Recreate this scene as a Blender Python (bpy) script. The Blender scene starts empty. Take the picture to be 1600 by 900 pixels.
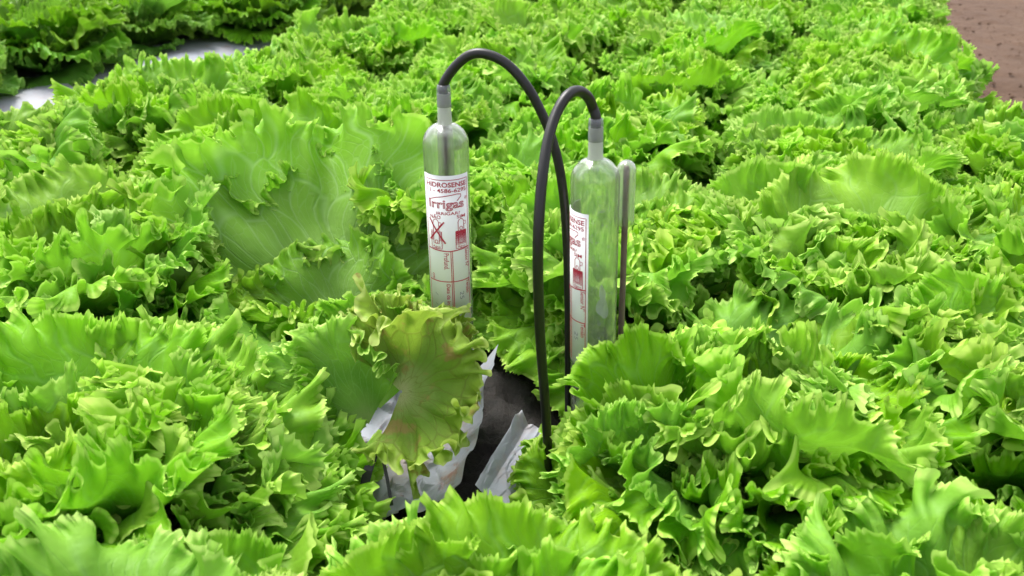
import bpy, math, random
import numpy as np
from mathutils import Matrix, Vector

random.seed(7)
SC = bpy.context.scene
COL = SC.collection
R = math.radians

# ------------------------------------------------------------------ camera
CAM_Z, PITCH, FPX = 0.41, R(27.5), 1256.0
cam_d = bpy.data.cameras.new("camera")
cam_d.sensor_width = 36.0
cam_d.lens = FPX / 1600.0 * 36.0
cam_d.clip_start, cam_d.clip_end = 0.01, 2000.0
cam_d.dof.use_dof = True
cam_d.dof.focus_distance = 0.60
cam_d.dof.aperture_fstop = 13.0
cam = bpy.data.objects.new("camera", cam_d)
cam.location = (0, 0, CAM_Z)
cam.rotation_euler = (math.pi / 2 - PITCH, 0, 0)
COL.objects.link(cam)
SC.camera = cam

# ------------------------------------------------------------------ sky, sun, exposure
SUN_EL, SUN_ROT = R(62), R(-35)
world = bpy.data.worlds.new("World")
SC.world = world
world.use_nodes = True
wn = world.node_tree
wn.nodes.clear()
sky = wn.nodes.new("ShaderNodeTexSky")
sky.sky_type = 'NISHITA'
sky.sun_disc = False
sky.sun_elevation = SUN_EL
sky.sun_rotation = SUN_ROT
sky.dust_density = 4.0
hsv = wn.nodes.new("ShaderNodeHueSaturation")       # thin high cloud: whiter sky
hsv.inputs["Saturation"].default_value = 0.22
bg = wn.nodes.new("ShaderNodeBackground")
bg.inputs["Strength"].default_value = 0.15
wo = wn.nodes.new("ShaderNodeOutputWorld")
wn.links.new(sky.outputs[0], hsv.inputs["Color"])
wn.links.new(hsv.outputs[0], bg.inputs["Color"])
wn.links.new(bg.outputs[0], wo.inputs["Surface"])
sun_d = bpy.data.lights.new("sun", 'SUN')
sun_d.energy = 1.5
sun_d.angle = R(22)
sun_d.color = (1.0, 0.97, 0.92)
sun = bpy.data.objects.new("sun", sun_d)
sdir = Vector((math.sin(SUN_ROT) * math.cos(SUN_EL), math.cos(SUN_ROT) * math.cos(SUN_EL), math.sin(SUN_EL)))
sun.rotation_euler = sdir.to_track_quat('Z', 'Y').to_euler()
sun.location = sdir * 20
COL.objects.link(sun)
SC.view_settings.view_transform = 'Standard'
SC.view_settings.look = 'None'
SC.view_settings.gamma = 1.0
SC.view_settings.exposure = 1.27
SC.view_settings.use_curve_mapping = False
SC.cycles.max_bounces = 6
SC.cycles.transmission_bounces = 6
SC.cycles.transparent_max_bounces = 8
SC.cycles.diffuse_bounces = 3
SC.cycles.glossy_bounces = 3
SC.cycles.use_adaptive_sampling = True
SC.cycles.adaptive_threshold = 0.03

# ------------------------------------------------------------------ bed frame
YAW = R(23.2)
BD = np.array([math.sin(YAW), math.cos(YAW)])       # along the bed
BR = np.array([math.cos(YAW), -math.sin(YAW)])      # across, to the right
def bed(o, a):
    p = BR * o + BD * a
    return float(p[0]), float(p[1])
def to_bed(x, y):
    p = np.array([x, y]); return float(p @ BR), float(p @ BD)
def ray(px, py):
    cx, cy = px - 800.0, 450.0 - py
    c, s = math.cos(PITCH), math.sin(PITCH)
    return np.array([cx, FPX * c + cy * s, cy * c - FPX * s])
def at_z(px, py, z):
    d = ray(px, py); t = (z - CAM_Z) / d[2]
    return np.array([0, 0, CAM_Z]) + d * t
def at_y(px, py, y):
    d = ray(px, py); return np.array([0, 0, CAM_Z]) + d * (y / d[1])

# ------------------------------------------------------------------ helpers
def tag(o, label=None, cat=None, group=None, kind=None):
    if label: o["label"] = label
    if cat: o["category"] = cat
    if group: o["group"] = group
    if kind: o["kind"] = kind
    return o
def empty(name, loc=(0, 0, 0), rz=0.0):
    o = bpy.data.objects.new(name, None)
    o.empty_display_size = 0.03
    o.location = loc; o.rotation_euler = (0, 0, rz)
    COL.objects.link(o); return o
def mesh_np(name, co, faces, uv=None, smooth=True):
    """co (n,3); faces (m,4) or (m,3) int; uv (n,2) per vertex"""
    me = bpy.data.meshes.new(name)
    co = np.asarray(co, np.float32); faces = np.asarray(faces, np.int32)
    k = faces.shape[1]
    me.vertices.add(len(co)); me.vertices.foreach_set("co", co.ravel())
    me.loops.add(faces.size); me.loops.foreach_set("vertex_index", faces.ravel())
    me.polygons.add(len(faces))
    me.polygons.foreach_set("loop_start", np.arange(0, faces.size, k, dtype=np.int32))
    me.update(calc_edges=True)
    me.polygons.foreach_set("use_smooth", np.full(len(faces), smooth, dtype=bool))
    if uv is not None:
        l = me.uv_layers.new(name="UVMap")
        l.data.foreach_set("uv", np.asarray(uv, np.float32)[faces.ravel()].ravel())
    me.validate(); me.update()
    return me
def obj(name, me, mat=None, parent=None):
    o = bpy.data.objects.new(name, me)
    COL.objects.link(o)
    if mat is not None and not me.materials: me.materials.append(mat)
    if parent is not None: o.parent = parent
    return o
def grid_faces(nr, nc, closed=False):
    i, j = np.meshgrid(np.arange(nr - 1), np.arange(nc if closed else nc - 1), indexing='ij')
    i, j = i.ravel(), j.ravel(); j2 = (j + 1) % nc
    return np.stack([i * nc + j, i * nc + j2, (i + 1) * nc + j2, (i + 1) * nc + j], 1)

class NT:
    """small node-tree writer"""
    def __init__(self, name):
        self.m = bpy.data.materials.new(name); self.m.use_nodes = True
        self.t = self.m.node_tree; self.t.nodes.clear()
        self.out = self.t.nodes.new("ShaderNodeOutputMaterial")
    def n(self, typ, **kw):
        nd = self.t.nodes.new("ShaderNode" + typ)
        for k, v in kw.items():
            if k.startswith("i_"):
                key = k[2:]; key = int(key) if key.isdigit() else key.replace("_", " ")
                self.set(nd.inputs[key], v)
            else: setattr(nd, k, v)
        return nd
    def set(self, sock, v):
        if hasattr(v, "is_output"): self.t.links.new(v, sock)
        elif hasattr(v, "outputs"): self.t.links.new(v.outputs[0], sock)
        else:
            if isinstance(v, tuple) and len(v) == 3 and sock.type == 'RGBA': v = v + (1,)
            sock.default_value = v
    def math(self, op, a, b=0.0, clamp=False):
        nd = self.n("Math", operation=op, use_clamp=clamp); self.set(nd.inputs[0], a); self.set(nd.inputs[1], b)
        return nd.outputs[0]
    def mix(self, f, a, b, typ='MIX'):
        nd = self.n("Mix", data_type='RGBA', blend_type=typ)
        self.set(nd.inputs[0], f); self.set(nd.inputs[6], a); self.set(nd.inputs[7], b)
        return nd.outputs[2]
    def ramp(self, f, stops, interp='LINEAR'):
        nd = self.n("ValToRGB"); self.set(nd.inputs[0], f)
        cr = nd.color_ramp; cr.interpolation = interp
        while len(cr.elements) < len(stops): cr.elements.new(0.5)
        for e, (p, c) in zip(cr.elements, stops):
            e.position = p; e.color = c + (1,) if len(c) == 3 else c
        return nd.outputs[0]
    def smooth(self, v, a, b):
        nd = self.n("MapRange", interpolation_type='SMOOTHSTEP')
        self.set(nd.inputs[0], v); nd.inputs[1].default_value = a; nd.inputs[2].default_value = b
        return nd.outputs[0]

# ------------------------------------------------------------------ materials
def leaf_material(name, rib, blade, rim, edge, trans, vein, vary=1.0, veinmix=0.5, blemish=None, dull=0.0, relief=True):
    w = NT(name)
    uv = w.n("UVMap"); sep = w.n("SeparateXYZ", i_0=uv)
    s, u = sep.outputs[0], sep.outputs[1]
    oi = w.n("ObjectInfo")
    rnd = oi.outputs["Random"]
    tc = w.n("TexCoord")
    # base pigment along the leaf: pale rib, green blade, yellow-green rim
    uu = w.n("Attribute", attribute_name="tone").outputs["Fac"]
    col = w.ramp(uu, [(0.0, rib), (0.22, tuple(0.35 * a + 0.65 * b for a, b in zip(rib, blade))), (0.45, blade), (0.78, tuple(0.5 * a + 0.5 * b for a, b in zip(blade, rim))), (0.97, rim)])
    # vein net: long cells that fan out from the base, and a finer net inside
    vv = w.n("UVMap", uv_map="veins")
    v1 = w.n("TexVoronoi", feature='DISTANCE_TO_EDGE', voronoi_dimensions='2D', i_Vector=vv, i_Scale=1.0)
    v2 = w.n("TexVoronoi", feature='DISTANCE_TO_EDGE', voronoi_dimensions='2D', i_Vector=vv, i_Scale=3.6)
    l1 = w.math('SUBTRACT', 1.0, w.smooth(v1.outputs[0], 0.0, 0.085))
    l2 = w.math('SUBTRACT', 1.0, w.smooth(v2.outputs[0], 0.0, 0.10))
    veins = w.math('MAXIMUM', l1, w.math('MULTIPLY', l2, 0.42))
    rimfade = w.math('SUBTRACT', 1.0, w.smooth(u, 0.86, 1.0))
    veins = w.math('MULTIPLY', veins, w.math('ADD', w.math('MULTIPLY', rimfade, 0.8), 0.2))
    col = w.mix(w.math('MULTIPLY', veins, veinmix), col, vein)
    col = w.mix(w.math('MULTIPLY', w.smooth(u, 0.977, 0.992), 0.9), col, edge)
    if blemish:
        bn = w.n("TexNoise", i_Vector=tc.outputs["Object"], i_Scale=46.0, i_Detail=4.0, i_Roughness=0.6)
        col = w.mix(w.math('MULTIPLY', w.smooth(bn.outputs[0], 0.56, 0.68), 0.75), col, blemish)
    # each leaf a little different
    hs = w.n("HueSaturation"); w.set(hs.inputs["Color"], col)
    w.set(hs.inputs["Hue"], w.math('ADD', 0.5, w.math('MULTIPLY', w.math('SUBTRACT', rnd, 0.55), 0.028 * vary)))
    r2 = w.math('FRACT', w.math('MULTIPLY', rnd, 7.31))
    w.set(hs.inputs["Saturation"], w.math('ADD', 0.97 - dull, w.math('MULTIPLY', w.math('SUBTRACT', r2, 0.5), 0.16 * vary)))
    r3 = w.math('FRACT', w.math('MULTIPLY', rnd, 13.7))
    w.set(hs.inputs["Value"], w.math('ADD', 1.0, w.math('MULTIPLY', w.math('SUBTRACT', r3, 0.5), 0.34 * vary)))
    col = hs.outputs[0]
    pb = w.n("BsdfPrincipled", i_Base_Color=col, i_Roughness=0.48)
    tr = w.n("BsdfTranslucent")
    if relief:       # sunk veins and puckered cells, for the broad leaves that lie open
        mid = w.n("TexNoise", i_Vector=tc.outputs["Object"], i_Scale=130.0, i_Detail=2.0)
        hgt = w.math('SUBTRACT', w.math('MULTIPLY', mid.outputs[0], 1.4), w.math('MULTIPLY', veins, 0.55))
        bp = w.n("Bump", i_Height=hgt, i_Strength=0.55, i_Distance=0.0011)
        w.set(pb.inputs["Normal"], bp); w.set(tr.inputs["Normal"], bp)
    pb.inputs["IOR"].default_value = 1.42
    pb.inputs["Specular IOR Level"].default_value = 0.24
    w.set(tr.inputs["Color"], w.mix(0.5, col, trans, 'MIX'))
    mx = w.n("MixShader"); mx.inputs[0].default_value = 0.37
    w.set(mx.inputs[1], pb); w.set(mx.inputs[2], tr)
    w.t.links.new(mx.outputs[0], w.out.inputs[0])
    return w.m

M = {}
M["leaf"] = leaf_material("lettuce_leaf", (0.30, 0.42, 0.13), (0.094, 0.265, 0.014), (0.235, 0.490, 0.020), (0.50, 0.72, 0.13),
                          (0.22, 0.55, 0.018), (0.21, 0.42, 0.08), vary=0.75)
M["leaf_dark"] = leaf_material("dark_lettuce_leaf", (0.30, 0.40, 0.16), (0.100, 0.26, 0.014), (0.165, 0.38, 0.018), (0.26, 0.46, 0.05),
                               (0.16, 0.40, 0.015), (0.16, 0.32, 0.05))
M["leaf_pale"] = leaf_material("broad_pale_leaf", (0.40, 0.54, 0.20), (0.23, 0.43, 0.06), (0.235, 0.49, 0.02), (0.45, 0.66, 0.11),
                               (0.30, 0.56, 0.06), (0.36, 0.56, 0.20), vary=0.4, veinmix=0.55, relief=True)
M["leaf_old"] = leaf_material("yellowing_leaf", (0.45, 0.47, 0.22), (0.125, 0.26, 0.020), (0.27, 0.43, 0.04), (0.50, 0.62, 0.16),
                              (0.34, 0.48, 0.04), (0.15, 0.17, 0.03), vary=0.2, veinmix=0.55, blemish=(0.32, 0.19, 0.07), relief=True)

# ------------------------------------------------------------------ lettuce leaf: fan with a growing, looping margin
def smoothstep(x, a, b):
    t = np.clip((x - a) / (b - a), 0, 1); return t * t * (3 - 2 * t)
def noise1(rng, n, k):
    """smooth random curve, n samples, about k bumps, range about -1..1"""
    pts = rng.uniform(-1, 1, k + 4)
    x = np.linspace(0.5, k + 1.5, n); i = np.floor(x).astype(int); f = x - i
    p0, p1, p2, p3 = pts[i - 0], pts[i + 1], pts[np.minimum(i + 2, k + 3)], pts[np.minimum(i + 3, k + 3)]
    return 0.5 * ((2 * p1) + (-p0 + p2) * f + (2 * p0 - 5 * p1 + 4 * p2 - p3) * f * f + (-p0 + 3 * p1 - 3 * p2 + p3) * f ** 3)
def gsm(a, sig):
    k = int(sig * 3); w = np.exp(-0.5 * (np.arange(-k, k + 1) / sig) ** 2); w /= w.sum()
    return np.apply_along_axis(lambda r: np.convolve(np.pad(r, k, mode='edge'), w, mode='valid'), 1, a)

def leaf_mesh(name, seed, L=0.17, theta=1.35, waves=((4, 0.40, 0.20, 0.9), (11, 0.95, 0.62, 1.0), (36, 2.1, 0.84, 1.0), (86, 0.6, 0.93, 1.0)),
              teeth=450, tooth_len=0.0050, recurve=0.9, cup=0.9, flop=0.5, nc=1700, nr=28, side=0.42, fwd=-0.12):
    rng = np.random.default_rng(seed)
    s = np.linspace(0, 1, nc)
    k0 = nr // 3; u = np.concatenate([np.linspace(0.02, 0.80, k0, endpoint=False), np.linspace(0.80, 0.985, nr - k0 - 3, endpoint=False), [0.985, 0.993, 1.0]])   # rows crowd towards the margin
    th = theta * (2 * s - 1)
    rb = L * (side + (1 - side) * np.cos(th / theta * math.pi / 2) ** 0.62) * (1 + 0.05 * noise1(rng, nc, 6) + 0.035 * noise1(rng, nc, 17))
    ph = lambda n, j: 2 * math.pi * (n * s + j * noise1(rng, nc, max(3, int(n * 0.6))) + rng.uniform())
    U = u[:, None]
    jit = 0.07 * noise1(rng, nc, 8)[None, :]
    psi = 0
    for n_, a_, u0, u1 in waves:
        amp = np.clip(1 + 0.42 * noise1(rng, nc, max(4, int(n_ * 0.45))), 0.3, 1.6)
        psi = psi + a_ * amp * np.clip((U + jit * (1 - u0) - u0) / (u1 - u0), 0, 1.05) ** 1.15 * np.sin(ph(n_, 0.30))
    psi = 2.7 * np.tanh(psi / 2.7)
    ds = 1.0 / (nc - 1)
    c = np.cumsum(np.cos(psi), 1) * ds; n = np.cumsum(np.sin(psi), 1) * ds
    c -= c[:, :1]; C = np.maximum(c[:, -1:], 0.13)
    sig = nc / waves[0][0] * 0.6
    n = n - gsm(n, sig)                       # no drift: the frill stays on the blade
    sp = c / C
    sp = sp - gsm(sp - s[None, :], sig * 0.5)   # and places stay in register from row to row
    r = U * rb[None, :]
    arc = np.sum(np.hypot(np.diff(r * np.sin(th), axis=1), np.diff(r * np.cos(th), axis=1)), 1)[:, None]
    n = n / C * arc
    tooth = 0                                 # uneven teeth: two broken runs of points, some long, many missing
    for k_, w_ in ((0.42, 1.0), (0.71, 0.75)):
        m_ = int(teeth * k_); tp = ph(m_, 0.45) / (2 * math.pi)
        saw = np.abs((tp % 1.0) * 2 - 1) ** 1.8
        tooth = np.maximum(tooth, saw * w_ * np.clip(0.35 + 1.1 * noise1(rng, nc, m_), 0.0, 1.7))
    tooth = tooth * tooth_len
    thp = theta * (2 * sp - 1)
    # the frilled band turns over: backwards in most places, upright or forwards in some
    F = flop * (fwd + np.tanh(2.0 * noise1(rng, nc, waves[2][0] * 2 // 3)))[None, :] * smoothstep(U, 0.82, 0.97)
    du = np.diff(np.concatenate([[0.0], u]))[:, None]
    rr = np.cumsum(np.cos(F) * du, 0) * rb[None, :]
    nu = -np.cumsum(np.sin(F) * du, 0) * rb[None, :]
    tt = tooth[None, :] * smoothstep(U, 0.945, 1.0)
    rr = rr + tt * np.cos(F); nu = nu - tt * np.sin(F)
    x, y = rr * np.sin(thp), rr * np.cos(thp)
    lump = 0.0035 * (np.sin(x * 90 + seed) * np.cos(y * 65 + seed * 2)) * smoothstep(U, 0.1, 0.5)
    def S(x, y):
        yy = np.clip(y / L, -0.5, 1.3)
        Y = y * (1 - 0.10 * (recurve * yy) ** 2); Z = -L * recurve * 0.30 * np.abs(yy) ** 3 * np.sign(yy)
        Z = Z + cup * (x * x) / L * (0.9 - 0.35 * np.clip(yy, 0, 1)) + 0.10 * y
        X = x * (1 - 0.10 * cup * (x / L) ** 2)
        return np.stack([X, Y, Z], -1)
    e = 1e-4
    P = S(x, y); dx = S(x + e, y) - P; dy = S(x, y + e) - P
    N = np.cross(dx, dy); N /= np.linalg.norm(N, axis=-1, keepdims=True)
    Rd = dx * np.sin(thp)[..., None] + dy * np.cos(thp)[..., None]
    Rd /= np.linalg.norm(Rd, axis=-1, keepdims=True)
    P = P + N * (nu + lump + n * np.cos(F))[..., None] + Rd * (n * np.sin(F))[..., None]
    uv = np.stack([np.broadcast_to(s[None, :], P.shape[:2]), np.broadcast_to(U, P.shape[:2])], -1)
    X0, Y0 = r * np.sin(th), r * np.cos(th)
    wv = lambda k, f: np.sin(X0 * f + 1.7 * np.sin(Y0 * f * 0.7 + k + seed)) * np.cos(Y0 * f * 1.1 + k * 2.1 + seed)
    tone = U + 0.07 * wv(1.0, 60) + 0.05 * wv(2.3, 160)
    vn = np.stack([(s[None, :] - 0.5) * 19.0 + 0.5 * wv(0.4, 60) + seed * 3.7, U * 3.0 + 0.25 * wv(4.4, 70) + seed * 1.3], -1)
    faces = grid_faces(nr, nc)
    me = mesh_np(name, P.reshape(-1, 3), faces, uv.reshape(-1, 2))
    l = me.uv_layers.new(name="veins")
    l.data.foreach_set("uv", vn.reshape(-1, 2).astype(np.float32)[faces.ravel()].ravel())
    at = me.attributes.new("tone", 'FLOAT', 'POINT')
    at.data.foreach_set("value", tone.ravel().astype(np.float32))
    return me

LEAVES = {"inner": [], "mid": [], "outer": []}
for i in range(5):
    LEAVES["inner"].append(leaf_mesh("leaf_inner", 100 + i, L=0.120, theta=1.25, waves=((3, 0.40, 0.2, 0.9), (9, 1.0, 0.57, 1.0), (27, 2.1, 0.79, 1.0), (64, 0.6, 0.90, 1.0)),
                                     teeth=310, tooth_len=0.0044, recurve=0.3, cup=1.1, flop=0.6, nc=1150, nr=26))
for i in range(7):
    LEAVES["mid"].append(leaf_mesh("leaf_mid", 200 + i, L=0.165, theta=1.32, recurve=0.7, cup=0.8, flop=0.6))
for i in range(7):
    LEAVES["outer"].append(leaf_mesh("leaf_outer", 300 + i, L=0.190, theta=1.38, recurve=1.1, cup=0.55, flop=0.6))
for k in LEAVES:
    for me in LEAVES[k]: me.materials.append(M["leaf"])
DARK = {"inner": [], "mid": [], "outer": []}        # the darker kind in the next bed, further off
for k, L_, rc, cp in (("inner", 0.12, 0.3, 1.1), ("mid", 0.165, 0.7, 0.9), ("outer", 0.19, 1.1, 0.55)):
    for i in range(4):
        me = leaf_mesh("dark_leaf", 500 + i + int(L_ * 1000), L=L_, theta=1.32, recurve=rc, cup=cp, flop=0.6, nc=420, nr=24,
                       waves=((4, 0.4, 0.2, 0.9), (11, 0.7, 0.5, 1.0), (38, 1.95, 0.82, 1.0)), teeth=130)
        me.materials.append(M["leaf_dark"]); DARK[k].append(me)
SAMPLE = {}
def sample_pts(me):
    if me.name not in SAMPLE:
        co = np.empty(len(me.vertices) * 3, np.float32); me.vertices.foreach_get("co", co)
        SAMPLE[me.name] = co.reshape(-1, 3)[::17]
    return SAMPLE[me.name]

def leaf_matrix(phi, tilt, r0, z0, twist=0.0, roll=0.0, scale=1.0):
    """leaf Y runs up and out at `tilt` from vertical; its upper face (+Z) looks to the head's axis"""
    st, ct = math.sin(tilt), math.cos(tilt)
    Y = Vector((st, 0, ct)); Z = Vector((-ct, 0, st)); X = Y.cross(Z)
    m = Matrix((X, Y, Z)).transposed().to_4x4()
    return Matrix.Rotation(phi, 4, 'Z') @ Matrix.Translation((r0, 0, z0)) @ m @ Matrix.Rotation(roll, 4, 'Y') @ Matrix.Rotation(twist, 4, 'Z') @ Matrix.Scale(scale, 4)

# ---- room that the tubes, hoses and the torn hole keep free of leaves
KEEP = []            # list of functions pts(n,3)->bool mask
def free(pts):
    for f in KEEP:
        if f(pts).mean() > 0.004: return False
    return True

def head(x, y, z=0.0, size=1.0, n=30, seed=0, lib=LEAVES, spread=1.0, skip=None, name="lettuce_head"):
    rng = random.Random(seed)
    root = empty(name, (x, y, z), rng.uniform(0, 6.283))
    ang = rng.uniform(0, 6.28)
    W = Matrix.Translation((x, y, z)) @ Matrix.Rotation(root.rotation_euler.z, 4, 'Z')
    for i in range(n):
        f = i / (n - 1)                     # 0 heart .. 1 outermost
        ang += 2.399963 + rng.uniform(-0.25, 0.25)
        cls = "inner" if f < 0.3 else ("mid" if f < 0.66 else "outer")
        for attempt in range(4):
            me = rng.choice(lib[cls])
            tilt = R(4 + 72 * spread * f ** 0.85 + rng.uniform(-7, 7)) + attempt * R(5)
            sc = size * rng.uniform(0.88, 1.1) * (0.86 + 0.14 * math.sin(math.pi * min(1, f * 1.4)))
            if f < 0.3: sc *= 0.9 + 0.7 * f
            m = leaf_matrix(ang + attempt * 0.3, tilt, 0.010 + 0.016 * f, 0.014 + 0.018 * (1 - f), rng.uniform(-0.15, 0.15), rng.uniform(-0.25, 0.25), sc)
            pts = sample_pts(me); mw = np.array(W @ m)
            pw = pts @ mw[:3, :3].T + mw[:3, 3]
            if free(pw) and not (skip and skip(pw)): break
        else:
            continue
        o = obj("leaf", me, None, root)
        o.matrix_local = m
    return root
#@@HEADS


# ------------------------------------------------------------------ room kept free of leaves
TUBE_L = at_y(706, 470, 0.510)
TUBE_R = at_y(926, 500, 0.468) + np.array([0.0055, 0, 0])
def seg_keep(x0, y0, x1, y1, r0, r1, z0=-1.0, z1=9.0):
    dx, dy = x1 - x0, y1 - y0; L2 = dx * dx + dy * dy + 1e-9
    def f(p):
        t = np.clip(((p[:, 0] - x0) * dx + (p[:, 1] - y0) * dy) / L2, 0, 1)
        return (np.hypot(p[:, 0] - x0 - t * dx, p[:, 1] - y0 - t * dy) < r0 + (r1 - r0) * t) & (p[:, 2] > z0) & (p[:, 2] < z1)
    KEEP.append(f)
seg_keep(TUBE_L[0], TUBE_L[1], TUBE_L[0], TUBE_L[1], 0.019, 0.019)
seg_keep(TUBE_R[0], TUBE_R[1], TUBE_R[0] + 0.02, TUBE_R[1], 0.019, 0.010)
seg_keep(TUBE_L[0], TUBE_L[1] - 0.03, TUBE_L[0], TUBE_L[1] - 0.10, 0.03, 0.03, 0.135)     # clear air before the labels
seg_keep(TUBE_R[0], TUBE_R[1] - 0.03, TUBE_R[0] - 0.01, TUBE_R[1] - 0.11, 0.04, 0.04, 0.125)
seg_keep(-0.004, 0.51, -0.010, 0.43, 0.020, 0.028)                                    # the open slit
seg_keep(-0.010, 0.43, -0.055, 0.405, 0.032, 0.045)                                   # the torn sheet
seg_keep(0.018, 0.40, 0.018, 0.43, 0.010, 0.010, 0.09)                                # the hose that dips in front

BEDG = "lettuce heads in the planted bed"
BEDL = "bright green curly lettuce head among its like in the planted bed"
def add_leaf(root, me, phi, tilt, r0=0.015, z0=0.02, twist=0.0, roll=0.0, scale=1.0):
    o = obj("leaf", me, None, root)
    o.matrix_local = leaf_matrix(phi, tilt, r0, z0, twist, roll, scale)
    return o
placed = []

# ---- the head with the broad open leaf and the yellowing one: leaves set one by one (angles from +x)
p4 = at_z(520, 470, 0.06); h4 = empty("lettuce_head", (p4[0], p4[1], 0))
tag(h4, "lettuce head with a broad smooth open leaf and a yellowing leaf hanging down", "lettuce", BEDG)
placed.append((p4[0], p4[1]))
fan = leaf_mesh("broad_leaf", 901, L=0.165, theta=1.42, waves=((7, 0.85, 0.06, 0.85), (12, 0.5, 0.55, 1.0), (36, 2.0, 0.87, 0.995), (84, 0.9, 0.93, 1.0)), teeth=330, tooth_len=0.0046,
                recurve=0.3, cup=0.55, flop=0.9, nc=1300, nr=44, side=0.80, fwd=-0.6)
fan2 = leaf_mesh("broad_leaf", 902, L=0.115, theta=1.25, waves=((3, 0.6, 0.15, 0.8), (8, 0.7, 0.55, 1.0), (22, 2.0, 0.78, 1.0), (54, 0.9, 0.88, 1.0)), teeth=160, tooth_len=0.0036,
                 recurve=0.6, cup=0.8, flop=0.6, nc=620, nr=40, side=0.6)
old = leaf_mesh("yellowing_leaf", 903, L=0.080, theta=2.15, waves=((5, 0.85, 0.12, 0.85), (12, 1.0, 0.45, 1.0), (28, 2.0, 0.76, 1.0), (66, 0.6, 0.90, 1.0)), teeth=250, tooth_len=0.0036,
                recurve=0.5, cup=0.6, flop=0.55, nc=900, nr=40, side=0.75)
old2 = leaf_mesh("yellowing_leaf", 904, L=0.10, theta=0.75, waves=((3, 0.5, 0.15, 0.8), (6, 0.9, 0.5, 1.0), (14, 1.8, 0.70, 1.0), (36, 0.9, 0.86, 1.0)), teeth=100, tooth_len=0.0036,
                 recurve=0.3, cup=0.9, flop=0.6, nc=420, nr=36, side=0.6)
for me_, m_ in ((fan, "leaf_pale"), (fan2, "leaf_pale"), (old, "leaf_old"), (old2, "leaf_old")): me_.materials.append(M[m_])
LF = LEAVES
add_leaf(h4, fan, R(102), R(44), 0.025, 0.035, 0.0, 0.0, 1.28)["label"] = "broad smooth pale green leaf lying open with a frilled rim"
add_leaf(h4, fan2, R(84), R(32), 0.01, 0.02, 0.0, 0.0, 0.9)
for phi, tilt, k, i, sc in ((150, 70, "outer", 0, 0.9), (188, 76, "outer", 1, 0.85), (225, 74, "mid", 2, 0.8), (262, 66, "mid", 3, 0.62), (128, 64, "outer", 4, 0.95),
                            (52, 60, "outer", 5, 0.85), (205, 52, "inner", 1, 0.8), (290, 62, "inner", 3, 0.75), (250, 60, "outer", 0, 0.8), (272, 64, "mid", 4, 0.9), (325, 66, "mid", 2, 0.72), (8, 64, "mid", 1, 0.7),
                            (300, 74, "mid", 5, 0.55), (110, 64, "outer", 2, 1.0), (30, 58, "mid", 6, 0.55), (75, 58, "outer", 3, 0.95)):
    add_leaf(h4, LF[k][i], R(phi), R(tilt), 0.015, 0.02, random.uniform(-0.1, 0.1), random.uniform(-0.2, 0.2), sc)
def place_leaf(root, me, base, ydir, face, scale=1.0):
    """leaf with its base at a world point, growing along ydir, upper face towards `face`"""
    Y = Vector(ydir).normalized(); Z = Vector(face); Z = (Z - Y * Z.dot(Y)).normalized(); X = Y.cross(Z)
    m = Matrix((X, Y, Z)).transposed().to_4x4(); m.translation = Vector(base)
    o = obj("leaf", me, None, root)
    o.matrix_local = Matrix.Translation(-root.location) @ m @ Matrix.Scale(scale, 4)
    return o
lo = place_leaf(h4, old, at_y(626, 612, 0.448), (0.58, 0.0, 0.18), (-0.05, -0.80, 0.58), 0.72); lo["label"] = "yellowing leaf with brown spots and dark veins"
lo = place_leaf(h4, old2, at_y(628, 590, 0.480), (-0.22, 0.15, 0.85), (0.30, -0.85, 0.25), 0.66); lo["label"] = "yellowing leaf with a pale frilled rim"
place_leaf(h4, LF["inner"][1], at_y(592, 640, 0.468), (-0.30, 0.25, 0.7), (0.3, -0.6, 0.7), 0.70)
place_leaf(h4, LF["inner"][4], at_y(575, 665, 0.450), (-0.55, 0.05, 0.6), (0.2, -0.85, 0.4), 0.70)
place_leaf(h4, old2, at_y(692, 580, 0.485), (0.06, 0.0, 0.9), (-0.1, -0.85, 0.3), 0.56)

near = [  # x, y on the bed, size, leaves, seed, label
    (0.152, 0.420, 0.92, 44, 11, "large curly lettuce head in front of the tube with the side pocket"),
    (-0.002, 0.212, 0.85, 40, 12, "curly lettuce head beside the torn white plastic, its frills before the hose"),
    (-0.262, 0.365, 0.93, 44, 13, "curly lettuce head in front of the one with the broad open leaf"),
    (0.205, 0.215, 0.85, 38, 15, None), (-0.30, 0.14, 0.95, 28, 16, None), (-0.155, 0.195, 0.80, 38, 17, None),
    (0.345, 0.430, 0.90, 38, 18, None), (0.110, 0.648, 0.95, 34, 19, "curly lettuce head right behind the two sensor tubes"),
    (-0.045, 0.800, 0.95, 32, 20, None), (0.475, 0.625, 1.0, 30, 21, None), (0.605, 0.885, 1.0, 30, 22, None),
]
for x, y, size, n, seed, lab in near:
    h = head(x, y, 0, size, n, seed)
    tag(h, lab or BEDL, "lettuce", BEDG)
    placed.append((x, y))
    if seed == 13:                       # its leaves that lean over the torn sheet and against the yellowing leaf
        for phi, tilt, k, i, sc in ((28, 52, "mid", 2, 0.98), (5, 58, "outer", 4, 0.86), (44, 62, "mid", 6, 1.0), (-14, 54, "mid", 0, 0.85), (14, 66, "outer", 1, 0.92), (24, 72, "outer", 5, 0.95)):
            add_leaf(h, LF[k][i], R(phi) - h.rotation_euler.z, R(tilt), 0.015, 0.02, 0.0, 0.0, sc)
    if seed == 11:                       # its leaves that lie before the tube and over the end of the hose
        for phi, tilt, k, i, sc in ((196, 48, "outer", 6, 0.66), (222, 56, "mid", 4, 0.80), (205, 66, "mid", 1, 0.70)):
            add_leaf(h, LF[k][i], R(phi) - h.rotation_euler.z, R(tilt), 0.015, 0.02, 0.0, 0.0, sc)
        H1 = h
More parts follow.
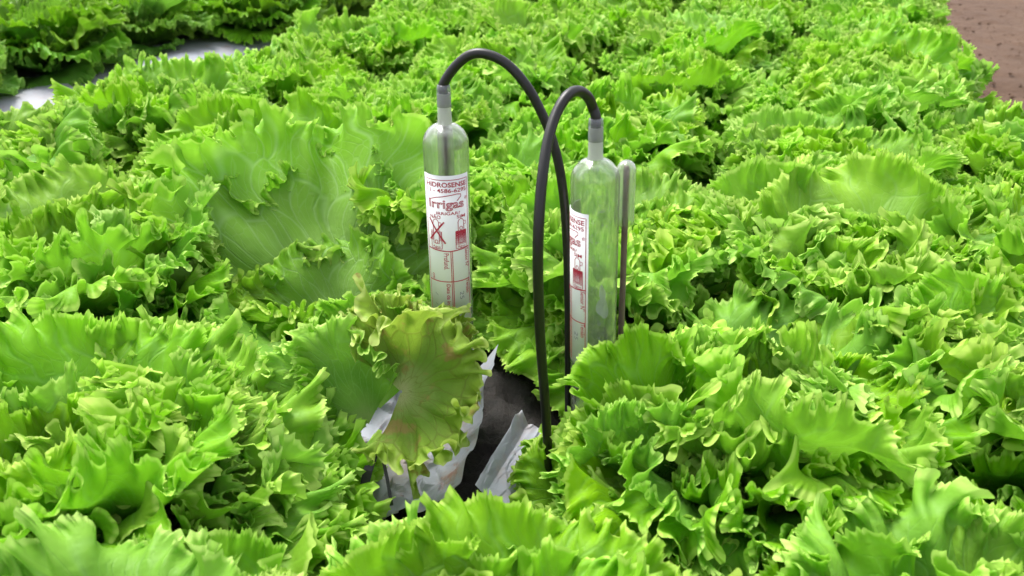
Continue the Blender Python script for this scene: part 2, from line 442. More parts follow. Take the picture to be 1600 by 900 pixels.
screen = leaf_mesh("narrow_leaf", 905, L=0.15, theta=0.62, waves=((2, 0.5, 0.15, 0.8), (6, 0.9, 0.5, 1.0), (15, 2.0, 0.80, 1.0), (38, 0.9, 0.9, 1.0)), teeth=190, tooth_len=0.0046,
                   recurve=0.5, cup=0.8, flop=0.6, nc=720, nr=32, side=0.6)
screen.materials.append(M["leaf"])
bpy.context.view_layer.update()
def grow(root, me, base, ydir, face, scale):
    Y = Vector(ydir).normalized(); Z = Vector(face); Z = (Z - Y * Z.dot(Y)).normalized(); X = Y.cross(Z)
    m = Matrix((X, Y, Z)).transposed().to_4x4(); m.translation = Vector(base)
    o = obj("leaf", me, None, root); o.matrix_local = root.matrix_world.inverted() @ m @ Matrix.Scale(scale, 4)
grow(H1, screen, (0.088, 0.416, 0.050), (-0.22, 0.05, 0.9), (0.1, -0.9, 0.40), 0.74)
grow(H1, screen, (0.105, 0.405, 0.015), (-0.40, 0.02, 0.8), (0.0, -0.9, 0.45), 0.80)
grow(H1, LF["inner"][2], (0.085, 0.398, 0.035), (-0.10, -0.05, 0.9), (0.0, -0.9, 0.45), 0.80)
grow(H1, LF["inner"][3], (0.070, 0.424, 0.015), (-0.50, 0.05, 0.62), (-0.1, -0.8, 0.55), 0.66)
grow(H1, LF["inner"][1], (0.062, 0.440, 0.005), (-0.42, 0.10, 0.45), (-0.1, -0.7, 0.60), 0.60)
rng = random.Random(5)
for o, a in ((-0.865, 0.03), (-0.575, 0.16), (-0.280, 0.97), (0.012, 0.68)):
    while a < 3.0:
        oo, aa = o + rng.uniform(-0.02, 0.02), a + rng.uniform(-0.02, 0.02)
        x, y = bed(oo, aa)
        a += 0.262
        if min(math.hypot(x - q[0], y - q[1]) for q in placed) < 0.16 or y < 0.05: continue
        if x < -0.85 * y - 0.45: continue
        placed.append((x, y))
        h = head(x, y, 0, rng.uniform(0.98, 1.10), 32 if y < 1.1 else 26, rng.randrange(9999))
        tag(h, {-0.865: "bright green curly lettuce head in the edge row along the white furrow",
                0.012: "bright green curly lettuce head in the edge row along the bare soil path"}.get(o, BEDL), "lettuce", BEDG)
for ri, o in enumerate((-1.75, -2.05, -2.36, -2.66)):
    a = 0.4 + 0.13 * (ri % 2)
    while a < 4.1:
        x, y = bed(o + rng.uniform(-0.03, 0.03) + (0.14 if a > 1.65 else 0.0), a); a += 0.30
        if x < -0.85 * y - 0.45: continue
        h = head(x, y, -0.02, rng.uniform(1.15, 1.4), 24, rng.randrange(9999), DARK)
        tag(h, "dark green curly lettuce head in the bed beyond the furrow", "lettuce", "lettuce heads in the neighbouring bed")

# ------------------------------------------------------------------ ground
w = NT("red_soil")
tc = w.n("TexCoord")
n1 = w.n("TexNoise", i_Vector=tc.outputs["Object"], i_Scale=3.0, i_Detail=8.0, i_Roughness=0.65)
n2 = w.n("TexNoise", i_Vector=tc.outputs["Object"], i_Scale=60.0, i_Detail=6.0, i_Roughness=0.7)
col = w.ramp(n1.outputs[0], [(0.3, (0.066, 0.032, 0.017)), (0.7, (0.120, 0.066, 0.036))])
col = w.mix(0.35, col, w.ramp(n2.outputs[0], [(0.3, (0.035, 0.017, 0.010)), (0.7, (0.15, 0.090, 0.054))]))
bp = w.n("Bump", i_Height=n2.outputs[0], i_Strength=0.8, i_Distance=0.01)
pb = w.n("BsdfPrincipled", i_Base_Color=col, i_Roughness=0.95, i_Normal=bp)
w.t.links.new(pb.outputs[0], w.out.inputs[0]); M["soil"] = w.m
def value_noise(x, y, seed):
    rg = np.random.default_rng(seed); g = rg.uniform(-1, 1, (64, 64))
    xi, yi = np.floor(x).astype(int), np.floor(y).astype(int); fx, fy = x - xi, y - yi
    fx, fy = fx * fx * (3 - 2 * fx), fy * fy * (3 - 2 * fy)
    G = lambda i, j: g[i % 64, j % 64]
    return (G(xi, yi) * (1 - fx) + G(xi + 1, yi) * fx) * (1 - fy) + (G(xi, yi + 1) * (1 - fx) + G(xi + 1, yi + 1) * fx) * fy
# one sheet to the horizon, finely divided and uneven along the path
def axis(lo, hi, step, far):
    a = np.arange(lo, hi + 1e-6, step)
    ext = np.array([0.3, 0.8, 2, 5, 12, 30, 80, 200, far])
    return np.concatenate([lo - ext[::-1], a, hi + ext])
gx, gy = axis(0.2, 2.6, 0.02, 500), axis(-0.2, 3.8, 0.02, 500)
GX, GY = np.meshgrid(gx, gy, indexing='ij')
GZ = -0.12 + 0.010 * value_noise(GX * 4, GY * 4, 1) + 0.006 * value_noise(GX * 13, GY * 13, 2) + 0.004 * value_noise(GX * 31, GY * 31, 3)
me = mesh_np("ground", np.stack([GX, GY, GZ], -1).reshape(-1, 3), grid_faces(len(gx), len(gy)))
me.flip_normals()
tag(obj("ground", me, M["soil"]), kind="structure")
# crumbs and clods lying on the path
rg = np.random.default_rng(3); cv, cf = [], []
base = np.array([(1, 0, 0), (-1, 0, 0), (0, 1, 0), (0, -1, 0), (0, 0, 1), (0, 0, -1)], float)
bf = np.array([(0, 2, 4), (2, 1, 4), (1, 3, 4), (3, 0, 4), (2, 0, 5), (1, 2, 5), (3, 1, 5), (0, 3, 5)])
for i in range(2600):
    o_, a_ = rg.uniform(0.12, 1.3), rg.uniform(0.4, 4.2)
    x, y = bed(o_, a_); r_ = 0.0022 * math.exp(rg.normal(0, 0.55))
    cf.append(bf + len(cv) * 6)
    cv.append(base * rg.uniform(0.6, 1.3, (6, 3)) * r_ * np.array([1.3, 1.1, 0.7]) + np.array([x, y, -0.118 + rg.uniform(-0.004, 0.008)]))
tag(obj("soil_clods", mesh_np("soil_clods", np.concatenate(cv), np.concatenate(cf), smooth=False), M["soil"]), "loose crumbs of red soil on the path", "soil", kind="stuff")

for mulch_name in ("torn_mulch", "white_mulch"):
  w = NT(mulch_name)
  tc = w.n("TexCoord")
  nn = w.n("TexNoise", i_Vector=tc.outputs["Object"], i_Scale=32.0 if mulch_name == "torn_mulch" else 9.0, i_Detail=7.0, i_Roughness=0.7)
  dn = w.n("TexNoise", i_Vector=tc.outputs["Object"], i_Scale=38.0, i_Detail=6.0, i_Roughness=0.75)
  col = w.mix(w.math('MULTIPLY', w.smooth(nn.outputs[0], 0.42, 0.68), 0.75 if mulch_name == 'torn_mulch' else 0.3), (0.29, 0.305, 0.355), (0.30, 0.22, 0.19))
  col = w.mix(w.math('MULTIPLY', w.smooth(dn.outputs[0], 0.57, 0.70), 0.75), col, (0.28, 0.13, 0.09))
  geo = w.n("NewGeometry")
  if mulch_name == "white_mulch": col = w.mix(geo.outputs["Backfacing"], col, (0.012, 0.012, 0.013))       # white above, black below
  bp = w.n("Bump", i_Height=dn.outputs[0], i_Strength=0.25, i_Distance=0.003)
  pb = w.n("BsdfPrincipled", i_Base_Color=col, i_Roughness=0.42, i_Normal=bp)
  w.t.links.new(pb.outputs[0], w.out.inputs[0]); M["torn" if mulch_name == "torn_mulch" else "mulch"] = w.m
def bed_strip(name, o0, o1, mat, seed):
    prof = [(o0 - 0.16, -0.125), (o0 - 0.08, -0.06), (o0, -0.015)] + [(o, 0.0) for o in np.linspace(o0 + 0.06, o1 - 0.06, 26)] + [(o1, -0.012), (o1 + 0.05, -0.05), (o1 + 0.10, -0.135)]
    al = np.linspace(-1.5, 9, 300)
    O = np.array([q[0] for q in prof]); Z = np.array([q[1] for q in prof])
    A, OO = np.meshgrid(al, O, indexing='ij')
    ZZ = Z[None, :] + 0.006 * value_noise(OO * 11, A * 9, seed) + 0.003 * value_noise(OO * 30, A * 26, seed + 1)
    XY = OO[..., None] * BR + A[..., None] * BD
    me = mesh_np(name, np.concatenate([XY, ZZ[..., None]], -1).reshape(-1, 3), grid_faces(len(al), len(prof)))
    me.flip_normals(); me.update()
    if me.polygons[2000].normal.z < 0: me.flip_normals()
    return tag(obj(name, me, mat), kind="structure")
bed_strip("mulch", -1.02, 0.02, M["mulch"], 11)
bed_strip("mulch", -3.1, -1.50, M["mulch"], 21)

# ------------------------------------------------------------------ the hole cut in the sheet: wet soil, with the shade of overhanging leaves put into its colour
w = NT("shaded_wet_soil")
tc = w.n("TexCoord"); nn = w.n("TexNoise", i_Vector=tc.outputs["Object"], i_Scale=120.0, i_Detail=5.0, i_Roughness=0.7)
col = w.ramp(nn.outputs[0], [(0.35, (0.004, 0.003, 0.002)), (0.7, (0.015, 0.010, 0.007))])
bp = w.n("Bump", i_Height=nn.outputs[0], i_Strength=1.0, i_Distance=0.004)
pb = w.n("BsdfPrincipled", i_Base_Color=col, i_Roughness=0.8, i_Normal=bp)
w.t.links.new(pb.outputs[0], w.out.inputs[0]); M["shaded_wet_soil"] = w.m
def rough_patch(name, cx, cy, rx, ry, h, mat, z=0.012, seed=1):
    nr_, nc_ = 26, 56
    rr = np.linspace(0.02, 1, nr_)[:, None]; tt = np.linspace(0, 2 * math.pi, nc_, endpoint=False)[None, :]
    edge = 1 + 0.12 * np.sin(tt * 3 + seed) + 0.07 * np.sin(tt * 7 + 2)
    X = cx + rx * rr * edge * np.cos(tt); Y = cy + ry * rr * edge * np.sin(tt)
    Z = z + h * (1 - rr ** 2) + 0.010 * value_noise(X * 70, Y * 70, seed) * (1 - rr ** 4) + 0.005 * value_noise(X * 190, Y * 190, seed + 4) - 0.02 * smoothstep(rr, 0.9, 1.0)
    return obj(name, mesh_np(name, np.stack([X, Y, Z], -1).reshape(-1, 3), grid_faces(nr_, nc_, True)), mat)
tag(rough_patch("planting_hole", 0.0, 0.49, 0.13, 0.19, 0.006, M["shaded_wet_soil"]), kind="structure")  # drawn wide over the mulch so the shaded gap behind the tubes goes dark

# ------------------------------------------------------------------ torn, crumpled sheet round the hole
def crumple(P, Q, seed, n=34, amp=0.010):
    """facetted folds: creases between random cells"""
    rg = np.random.default_rng(seed)
    pts = rg.uniform(0, 1, (n, 2)); hh = rg.uniform(-1, 1, n); gr = rg.uniform(-1, 1, (n, 2)) * 5
    d = (P[..., None] - pts[:, 0]) ** 2 + (Q[..., None] - pts[:, 1]) ** 2
    i = np.argmin(d, -1)
    pl = hh[i] * 0.5 + gr[i, 0] * (P - pts[i, 0]) + gr[i, 1] * (Q - pts[i, 1])
    d2 = np.sort(d, -1); e = np.sqrt(d2[..., 1]) - np.sqrt(d2[..., 0])
    return amp * pl * smoothstep(e, 0.0, 0.05)
def sheet(name, corners, seed, amp, curl=None, n=90, mat=None):
    """corners: p00, p10, p11, p01 as world points; curl(P,Q) adds a world offset"""
    q = np.linspace(0, 1, n); P, Q = np.meshgrid(q, q, indexing='ij')
    c = [np.array(v, float) for v in corners]
    W = ((1 - P) * (1 - Q))[..., None] * c[0] + (P * (1 - Q))[..., None] * c[1] + (P * Q)[..., None] * c[2] + ((1 - P) * Q)[..., None] * c[3]
    W[..., 2] += crumple(P, Q, seed, amp=amp)
    W[..., 0] += 0.35 * crumple(P, Q, seed + 9, amp=amp)
    jag = 0.004 * value_noise(Q * 6, P * 3, seed + 2)
    W[..., 0] += jag * P ** 3; W[..., 1] += jag * Q ** 3
    if curl is not None: W = W + curl(P, Q)
    me = mesh_np(name, W.reshape(-1, 3), grid_faces(n, n), smooth=False)
    me.update()
    if np.mean([p.normal.z for p in me.polygons]) < 0: me.flip_normals()
    return obj(name, me, mat or M["torn"])
def up(P, Q):
    k = np.clip((P - 0.62) / 0.38, 0, 1)
    off = np.zeros(P.shape + (3,)); off[..., 2] = 0.042 * k ** 1.5 * (0.35 + 0.65 * Q); off[..., 0] = 0.004 * k
    return off
tag(sheet("torn_plastic_sheet", [at_z(555, 820, 0.034), at_z(715, 790, 0.034), at_z(768, 620, 0.034), at_z(560, 600, 0.034)], 5, 0.0080, up),
    "crumpled torn white plastic sheet under the yellowing leaf", "plastic sheet")
def roll(P, Q):
    k = np.clip((0.35 - P) / 0.35, 0, 1)
    off = np.zeros(P.shape + (3,)); off[..., 2] = 0.013 * np.sin(np.clip(P * 2.2, 0, 1) * math.pi) * (0.5 + 0.5 * Q) ; off[..., 0] = 0.012 * k ** 2
    return off
tag(sheet("torn_plastic_flap", [at_z(722, 762, 0.034), at_z(800, 790, 0.034), at_z(860, 672, 0.034), at_z(798, 655, 0.034)], 8, 0.0018, roll),
    "red soil stained flap of white plastic beside the black hose", "plastic sheet")

# ------------------------------------------------------------------ black drip tape end, folded on itself
w = NT("black_plastic")
pb = w.n("BsdfPrincipled", i_Base_Color=(0.010, 0.010, 0.011), i_Roughness=0.38)
w.t.links.new(pb.outputs[0], w.out.inputs[0]); M["black_plastic"] = w.m
def strip(name, path, width, thick, mat, parent=None, wdir=(1, 0, 0)):
    path = [Vector(p) for p in path]; co = []
    for i, p in enumerate(path):
        t = (path[min(i + 1, len(path) - 1)] - path[max(i - 1, 0)]).normalized()
        wv = Vector(wdir); wv = (wv - t * wv.dot(t)).normalized(); nv = t.cross(wv)
        for a_, b_ in ((-1, -1), (1, -1), (1, 1), (-1, 1)): co.append(p + wv * a_ * width / 2 + nv * b_ * thick / 2)
    f = grid_faces(len(path), 4, True)
    f = np.concatenate([f, [[0, 1, 2, 3], [len(co) - 1, len(co) - 2, len(co) - 3, len(co) - 4]]])
    return obj(name, mesh_np(name, co, f, smooth=False), mat, parent)
d0 = at_y(585, 745, 0.415)
dt = empty("drip_tape", d0); tag(dt, "black drip tape end poking out by the crumpled white plastic", "drip tape")
def rel(px, py, y): return tuple(at_y(px, py, y) - d0)
strip("tape", [rel(560, 800, 0.40), rel(575, 735, 0.415), rel(588, 700, 0.425), rel(570, 697, 0.440), rel(545, 705, 0.46)], 0.006, 0.0012, M["black_plastic"], dt)
strip("strap", [rel(596, 702, 0.425), rel(600, 725, 0.418), rel(606, 752, 0.410), rel(612, 790, 0.40)], 0.0022, 0.0010, M["black_plastic"], dt)

# ------------------------------------------------------------------ moisture sensor tubes
w = NT("clear_plastic")
pb = w.n("BsdfPrincipled", i_Base_Color=(0.97, 0.98, 0.97), i_Roughness=0.03)
pb.inputs["Transmission Weight"].default_value = 1.0; pb.inputs["IOR"].default_value = 1.46
tc = w.n("TexCoord"); nn = w.n("TexNoise", i_Vector=tc.outputs["Object"], i_Scale=70.0, i_Detail=2.0)
bp = w.n("Bump", i_Height=nn.outputs[0], i_Strength=0.12, i_Distance=0.002); w.set(pb.inputs["Normal"], bp)
tp = w.n("BsdfTransparent"); tp.inputs[0].default_value = (0.97, 0.98, 0.97, 1)
mx = w.n("MixShader"); mx.inputs[0].default_value = 0.25
w.set(mx.inputs[1], pb); w.set(mx.inputs[2], tp)
mk = w.n("BsdfTranslucent"); mk.inputs[0].default_value = (0.75, 0.77, 0.75, 1)
mx2 = w.n("MixShader"); mx2.inputs[0].default_value = 0.025
w.set(mx2.inputs[1], mx); w.set(mx2.inputs[2], mk)
w.t.links.new(mx2.outputs[0], w.out.inputs[0]); M["clear"] = w.m
def simple(name, col, rough, spec=0.5, trans=0.0, nscale=0, namp=0.0):
    w = NT(name)
    c = col
    if nscale:
        tc = w.n("TexCoord"); nn = w.n("TexNoise", i_Vector=tc.outputs["Object"], i_Scale=nscale, i_Detail=4.0)
        c = w.mix(nn.outputs[0], tuple(v * (1 - namp) for v in col), tuple(min(1, v * (1 + namp)) for v in col))
    pb = w.n("BsdfPrincipled", i_Roughness=rough); w.set(pb.inputs["Base Color"], c)
    pb.inputs["Specular IOR Level"].default_value = spec
    if trans:
        tp = w.n("BsdfTransparent"); mx = w.n("MixShader"); mx.inputs[0].default_value = trans
        w.set(mx.inputs[1], pb); w.set(mx.inputs[2], tp); w.t.links.new(mx.outputs[0], w.out.inputs[0])
    else: w.t.links.new(pb.outputs[0], w.out.inputs[0])
    return w.m
wc = M["clear"].copy(); wc.name = "milky_plastic"; M["milky"] = wc
wc.node_tree.nodes[mx2.name].inputs[0].default_value = 0.08
M["frosted"] = simple("frosted_neck", (0.62, 0.64, 0.60), 0.30, trans=0.45)
M["sleeve"] = simple("grey_sleeve", (0.26, 0.27, 0.30), 0.18, trans=0.50, nscale=260, namp=0.5)
M["hose"] = simple("black_rubber", (0.005, 0.0047, 0.005), 0.40, nscale=90, namp=0.35)
M["rod"] = simple("weathered_rod", (0.12, 0.082, 0.066), 0.65, nscale=140, namp=0.35)
M["label"] = simple("label_paper", (0.78, 0.78, 0.80), 0.35, nscale=60, namp=0.03)
M["print"] = simple("red_print", (0.46, 0.020, 0.060), 0.5)
M["pencil"] = simple("pencil_marks", (0.30, 0.30, 0.32), 0.6)
M["foam"] = simple("foam", (0.55, 0.60, 0.55), 0.5, trans=0.30, nscale=400, namp=0.25)
M["drop"] = simple("condensation", (0.60, 0.66, 0.60), 0.1, trans=0.78)

def lathe(name, prof, mat, parent, nseg=48, loc=None, cap=False):
    t = np.linspace(0, 2 * math.pi, nseg, endpoint=False)
    co = np.array([[r_ * np.cos(t), r_ * np.sin(t), np.full(nseg, z_)] for r_, z_ in prof]).transpose(0, 2, 1).reshape(-1, 3)
    o = obj(name, mesh_np(name, co, grid_faces(len(prof), nseg, True)), mat, parent)
    if loc is not None: o.location = loc
    return o
def sweep(name, pts, rad, mat, parent=None, seg=14, sub=10):
    pts = [np.array(p, float) for p in pts]; path = []
    for i in range(len(pts) - 1):
        p0, p1, p2, p3 = pts[max(i - 1, 0)], pts[i], pts[i + 1], pts[min(i + 2, len(pts) - 1)]
        for f in np.linspace(0, 1, sub, endpoint=False):
            path.append(0.5 * (2 * p1 + (p2 - p0) * f + (2 * p0 - 5 * p1 + 4 * p2 - p3) * f ** 2 + (3 * p1 - p0 - 3 * p2 + p3) * f ** 3))
    path.append(pts[-1]); path = np.array(path)
    for _ in range(3): path[1:-1] = 0.25 * path[:-2] + 0.5 * path[1:-1] + 0.25 * path[2:]
    T = np.gradient(path, axis=0); T /= np.linalg.norm(T, axis=1, keepdims=True)
    ref = Vector((0, 1, 0)); co = []
    for p, t in zip(path, T):
        t = Vector(t); ref = (ref - t * ref.dot(t)).normalized(); b = t.cross(ref)
        for k in range(seg):
            an = 2 * math.pi * k / seg
            co.append(np.array(p) + rad * (np.array(ref) * math.cos(an) + np.array(b) * math.sin(an)))
    return obj(name, mesh_np(name, co, grid_faces(len(path), seg, True)), mat, parent)

TR = 0.0152                                       # tube radius
zl = lambda py: at_y(700, py, TUBE_L[1])[2]
Z_DOME, Z_LTOP, Z_LBOT = zl(190), zl(263), zl(490)
H_TUBE = Z_DOME
LAB_H = Z_LTOP - Z_LBOT
def wrap(P, rad):
    """flat label coords (x right, y up from label bottom, both metres) -> tube, label centre on -Y"""
    a_ = P[:, 0] / TR
    return np.stack([rad * np.sin(a_), -rad * np.cos(a_), P[:, 1]], 1)
# --- label artwork in flat units: x in degrees round the tube, y = fraction of the label from its top
DEG = TR * math.pi / 180
art = {"print": ([], []), "pencil": ([], [])}
def put(P2, F, which="print"):
    V, FF = art[which]
    FF.append(np.asarray(F) + sum(len(v) for v in V)); V.append(np.asarray(P2, float))
def line(pts, wd=0.00022, which="print"):
    pts = np.array([(x * DEG, (1 - y) * LAB_H) for x, y in pts])
    fine = [pts[0]]
    for p, q in zip(pts[:-1], pts[1:]):
        k = max(1, int(np.linalg.norm(q - p) / 0.0016))
        for i in range(1, k + 1): fine.append(p + (q - p) * i / k)
    fine = np.array(fine); T = np.gradient(fine, axis=0); T /= np.linalg.norm(T, axis=1, keepdims=True) + 1e-12
    N_ = np.stack([-T[:, 1], T[:, 0]], 1) * wd
    co = np.empty((len(fine) * 2, 2)); co[0::2] = fine + N_; co[1::2] = fine - N_
    tri = []
    for i in range(len(fine) - 1): tri += [(2 * i, 2 * i + 1, 2 * i + 3), (2 * i, 2 * i + 3, 2 * i + 2)]
    put(co, tri, which)
def rect(x0, y0, x1, y1):
    n_ = 6; xs = np.linspace(x0, x1, n_) * DEG
    co = [(x, (1 - y) * LAB_H) for x in xs for y in (y0, y1)]; tri = []
    for i in range(n_ - 1): tri += [(2 * i, 2 * i + 1, 2 * i + 3), (2 * i, 2 * i + 3, 2 * i + 2)]
    put(co, tri)
def text(body, x0, x1, y0, y1, bold=0.0, rot=False, which="print", outline=False):
    """fit the words into a box: x0..x1 degrees, y0 (top)..y1 (bottom) fractions; rot: reads downwards"""
    cu = bpy.data.curves.new("text", 'FONT'); cu.body = body; cu.offset = bold; cu.resolution_u = 3
    if outline: cu.fill_mode = 'NONE'; cu.bevel_depth = 0.026; cu.bevel_resolution = 0
    ob = bpy.data.objects.new("text", cu); COL.objects.link(ob)
    dg = bpy.context.evaluated_depsgraph_get(); ev = ob.evaluated_get(dg)
    me = ev.to_mesh(); me.calc_loop_triangles()
    v = np.array([x.co[:2] for x in me.vertices]); f = np.array([t.vertices[:] for t in me.loop_triangles])
    ev.to_mesh_clear(); bpy.data.objects.remove(ob); bpy.data.curves.remove(cu)
    lo_, hi_ = v.min(0), v.max(0); v = (v - lo_) / (hi_ - lo_)
    X0, X1, Y0, Y1 = x0 * DEG, x1 * DEG, (1 - y0) * LAB_H, (1 - y1) * LAB_H
    if rot: co = np.stack([X0 + v[:, 1] * (X1 - X0), Y0 + v[:, 0] * (Y1 - Y0)], 1)
    else: co = np.stack([X0 + v[:, 0] * (X1 - X0), Y1 + v[:, 1] * (Y0 - Y1)], 1)
    put(co, f, which)
fy = lambda y: (y - 50) / 850.0                    # from the enlarged view of the label
line([(-62, fy(455)), (-62, fy(72)), (54, fy(72)), (54, 0.985)])
line([(-62, fy(455)), (-62, 0.985)])
text("HIDROSENSE", -57, 50, fy(84), fy(110), 0.022)
text("11 - 4586-6295", -56, 49, fy(117), fy(139), 0.016)
line([(-52, fy(196)), (-50, fy(180)), (-30, fy(165)), (0, fy(154)), (22, fy(148)), (33, fy(152)), (33, fy(163)), (22, fy(185))], 0.00028)
text("Irrigas", -52, 41, fy(176), fy(238), 0.0, outline=True)
text("®", 44, 52, fy(168), fy(186), 0.006)
text("IRRIGAR?", -31, 29, fy(242), fy(259), 0.014)
text("NÃO", -50, -20, fy(258), fy(283), 0.014)
text("SIM", 20, 44, fy(263), fy(281), 0.014)
def pictogram(cx, red):
    k = 1.0
    line([(cx - 8, fy(352)), (cx - 8, fy(300)), (cx - 5, fy(290)), (cx, fy(284)), (cx + 5, fy(290)), (cx + 8, fy(300)), (cx + 8, fy(420)), (cx - 8, fy(420)), (cx - 8, fy(352))])
    line([(cx + 8, fy(302)), (cx + 14, fy(302)), (cx + 14, fy(320)), (cx + 8, fy(320))])
    an = np.linspace(0, 2 * math.pi, 13); yc = 338 if red else 412
    line([(cx + 4 * math.cos(t), fy(yc + 10 * math.sin(t))) for t in an])
    top = 352
    line([(cx - 15, fy(top)), (cx - 15, fy(450)), (cx + 15, fy(450)), (cx + 15, fy(top))])
    for i in range(22):
        y_ = top + 4 * i
        if i < 20:
            if red: line([(cx - 15, fy(y_)), (cx + 15, fy(y_))], 0.00007 + 0.00023 * max(0, 1 - i / 14))
            elif i < 14:
                line([(cx - 15, fy(y_)), (cx - 9, fy(y_))], 0.00012); line([(cx + 9, fy(y_)), (cx + 15, fy(y_))], 0.00012)
    if red:
        for xx in np.linspace(cx - 13, cx + 13, 9): line([(xx, fy(top)), (xx, fy(430))], 0.00006)
    text("Água", cx - 11, cx + 11, fy(430), fy(448), 0.004)
pictogram(-34, False); pictogram(31, True)
line([(-53, fy(285)), (-10, fy(418))], 0.00055); line([(-12, fy(298)), (-54, fy(405))], 0.00055)
line([(-62, fy(455)), (0, fy(463)), (54, fy(452))], 0.0004)
line([(2, fy(463)), (3, 0.985)]); line([(6, fy(463)), (7, 0.985)])
line([(-62, fy(640)), (54, fy(640))], 0.00034)
text("Profund.", -16, -3, fy(474), fy(568), 0.006, rot=True)
text("cm", -52, -45, fy(600), fy(634), 0.0, rot=True)
text("Sensor N°", 41, 53, fy(460), fy(570), 0.006, rot=True)
text("Data da instalação", -14, -2, fy(655), fy(872), 0.006, rot=True)
text("Tensão", 42, 53, fy(645), fy(725), 0.006, rot=True)
text("25", 22, 34, fy(705), fy(752), 0.0, rot=True, which="pencil")
line([(-44, fy(715)), (-36, fy(728))], 0.00016, "pencil"); line([(-44, fy(778)), (-37, fy(790))], 0.00016, "pencil")
ART = {}
for k in art:
    ART[k] = mesh_np("print", wrap(np.concatenate(art[k][0]), TR + 0.00050), np.concatenate(art[k][1]), smooth=False)
    ART[k].materials.append(M[k])
n_ = 40; LA = np.linspace(-70, 60, n_) * math.pi / 180
ring = lambda rad, z: np.stack([rad * np.sin(LA), -rad * np.cos(LA), np.full(n_, z)], 1)
LABM = mesh_np("label", np.concatenate([ring(TR + 0.00005, LAB_H), ring(TR + 0.0003, LAB_H), ring(TR + 0.0003, 0), ring(TR + 0.00005, 0)]), grid_faces(4, n_))
LABM.materials.append(M["label"])

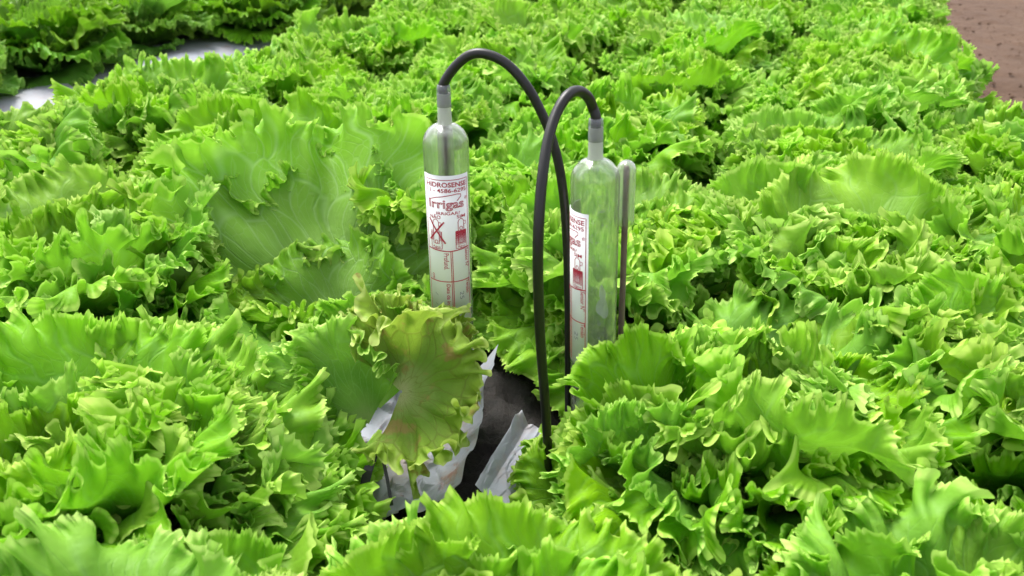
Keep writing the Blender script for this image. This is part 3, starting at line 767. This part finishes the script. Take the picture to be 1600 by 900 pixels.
def sensor(pos, rz, label, hose_pts, tilt=(0, 0), z_dome=None, drops=False):
    z_dome = z_dome or H_TUBE
    root = empty("sensor_tube", (pos[0], pos[1], 0), 0)
    root.rotation_euler = (tilt[0], tilt[1], rz)
    tag(root, label, "sensor", "moisture sensor tubes")
    zs = z_dome - TR * 0.95
    dome = [(TR * math.cos(t), zs + TR * 0.95 * math.sin(t)) for t in np.linspace(0.05, 1.25, 12)]
    out_ = [(TR, 0.03)] + [(TR, z) for z in np.linspace(0.04, zs, 14)] + dome + [(0.0046, z_dome)]
    th = 0.0011
    inn = [(max(r_ - th, 0.0030), z - (0.0 if z < zs else th * 0.9)) for r_, z in out_]
    lathe("body", out_ + inn[::-1], M["clear"], root, 64)
    nk = lathe("neck", [(0.0049, z_dome - 0.001), (0.0046, z_dome + 0.001), (0.0043, z_dome + 0.018), (0.0040, z_dome + 0.0185), (0.0034, z_dome + 0.018), (0.0034, z_dome - 0.001)], M["frosted"], root, 32)
    lathe("sleeve", [(0.0035, z_dome + 0.010), (0.0046, z_dome + 0.0100), (0.0047, z_dome + 0.012), (0.0046, z_dome + 0.0205), (0.0042, z_dome + 0.0235), (0.0033, z_dome + 0.0238)], M["sleeve"], root, 32)
    # side pocket and the rod it stands on, opposite the label
    pr, py_ = 0.0060, TR + 0.0046
    pt = z_dome - 0.006
    pk = [(pr, pt - 0.040), (pr, pt - 0.004)] + [(pr * math.cos(t), pt - 0.004 + pr * math.sin(t)) for t in np.linspace(0.2, 1.5, 8)] + [(0.0002, pt + 0.0013)]
    pin = [(max(r_ - 0.0009, 0.0001), z - (0.0009 if z > pt - 0.03 else 0)) for r_, z in pk]
    lathe("pocket", pk + pin[::-1], M["milky"], root, 32, (0, py_, 0))
    rd = lathe("rod", [(0.0001, -0.06), (0.0020, -0.06), (0.0020, 0.1), (0.0020, pt - 0.004), (0.0015, pt - 0.002), (0.0001, pt - 0.0018)], M["rod"], root, 20, (0, py_, 0))
    zl0 = z_dome - (Z_DOME - Z_LBOT)
    lb = obj("label", LABM, None, root); lb.location = (0, 0, zl0)
    obj("lettering", ART["print"], None, lb); obj("pencil_mark", ART["pencil"], None, lb)
    bpy.context.view_layer.update()
    inv = root.matrix_world.inverted()
    top = [(0, 0, z_dome + 0.006), (0, 0, z_dome + 0.016), (0, 0, z_dome + 0.024)]
    pts = top + [tuple(inv @ Vector(p)) for p in hose_pts]
    sweep("hose", pts, 0.0031, M["hose"], root)
    if drops:
        rg = random.Random(4)
        cells = []
        def blob(ang, z, w_, h_, nm, mat):
            n1_, n2_ = 7, 18; co = []
            for i in range(n1_):
                for j in range(n2_):
                    r_ = i / (n1_ - 1); t = 2 * math.pi * j / n2_
                    k = r_ * (1 + 0.18 * math.sin(2 * t + ang * 9) + 0.1 * math.sin(3 * t + z * 900))
                    aa = ang + k * w_ * math.cos(t) / TR; zz = z + k * h_ * math.sin(t) * (1.0 if math.sin(t) < 0 else 1.25)
                    rad = TR - 0.00115 - 0.0007 * (1 - r_ ** 2)
                    co.append((rad * math.sin(aa), -rad * math.cos(aa), zz))
            o = obj(nm, mesh_np(nm, co, grid_faces(n1_, n2_, True)), mat, root); return o
        blob(R(98), z_dome - 0.098, 0.0042, 0.0070, "foam", M["foam"])
        blob(R(96), z_dome - 0.087, 0.0022, 0.0055, "foam", M["foam"])
        for i in range(46):
            blob(R(rg.uniform(65, 160)), z_dome - rg.uniform(0.02, 0.12), rg.uniform(0.0005, 0.0014), rg.uniform(0.0006, 0.0022), "water_drop", M["drop"])
    return root

zr = lambda py: at_y(928, py, TUBE_R[1])[2]
HL = [(715, 100, .509), (745, 83, .507), (785, 95, .504), (820, 130, .500), (848, 180, .498), (868, 235, .496), (880, 300, .494), (886, 380, .493), (888, 450, .492), (889, 510, .492), (889, 620, .490), (888, 740, .488)]
HRr = [(926, 168, .467), (919, 152, .464), (904, 142, .458), (886, 150, .449), (868, 180, .440), (855, 225, .428), (846, 290, .414), (841, 370, .405), (841, 450, .404), (845, 540, .408), (851, 620, .414), (856, 700, .422), (858, 760, .428), (860, 800, .432)]
sensor(TUBE_L, R(5), "clear sensor tube with its white and red label facing out, black hose on top", [at_y(*q) for q in HL])
sensor(TUBE_R, R(-79), "clear sensor tube with side pocket and rod, label turned away", [at_y(*q) for q in HRr], tilt=(R(2.1), 0), z_dome=zr(243), drops=True)
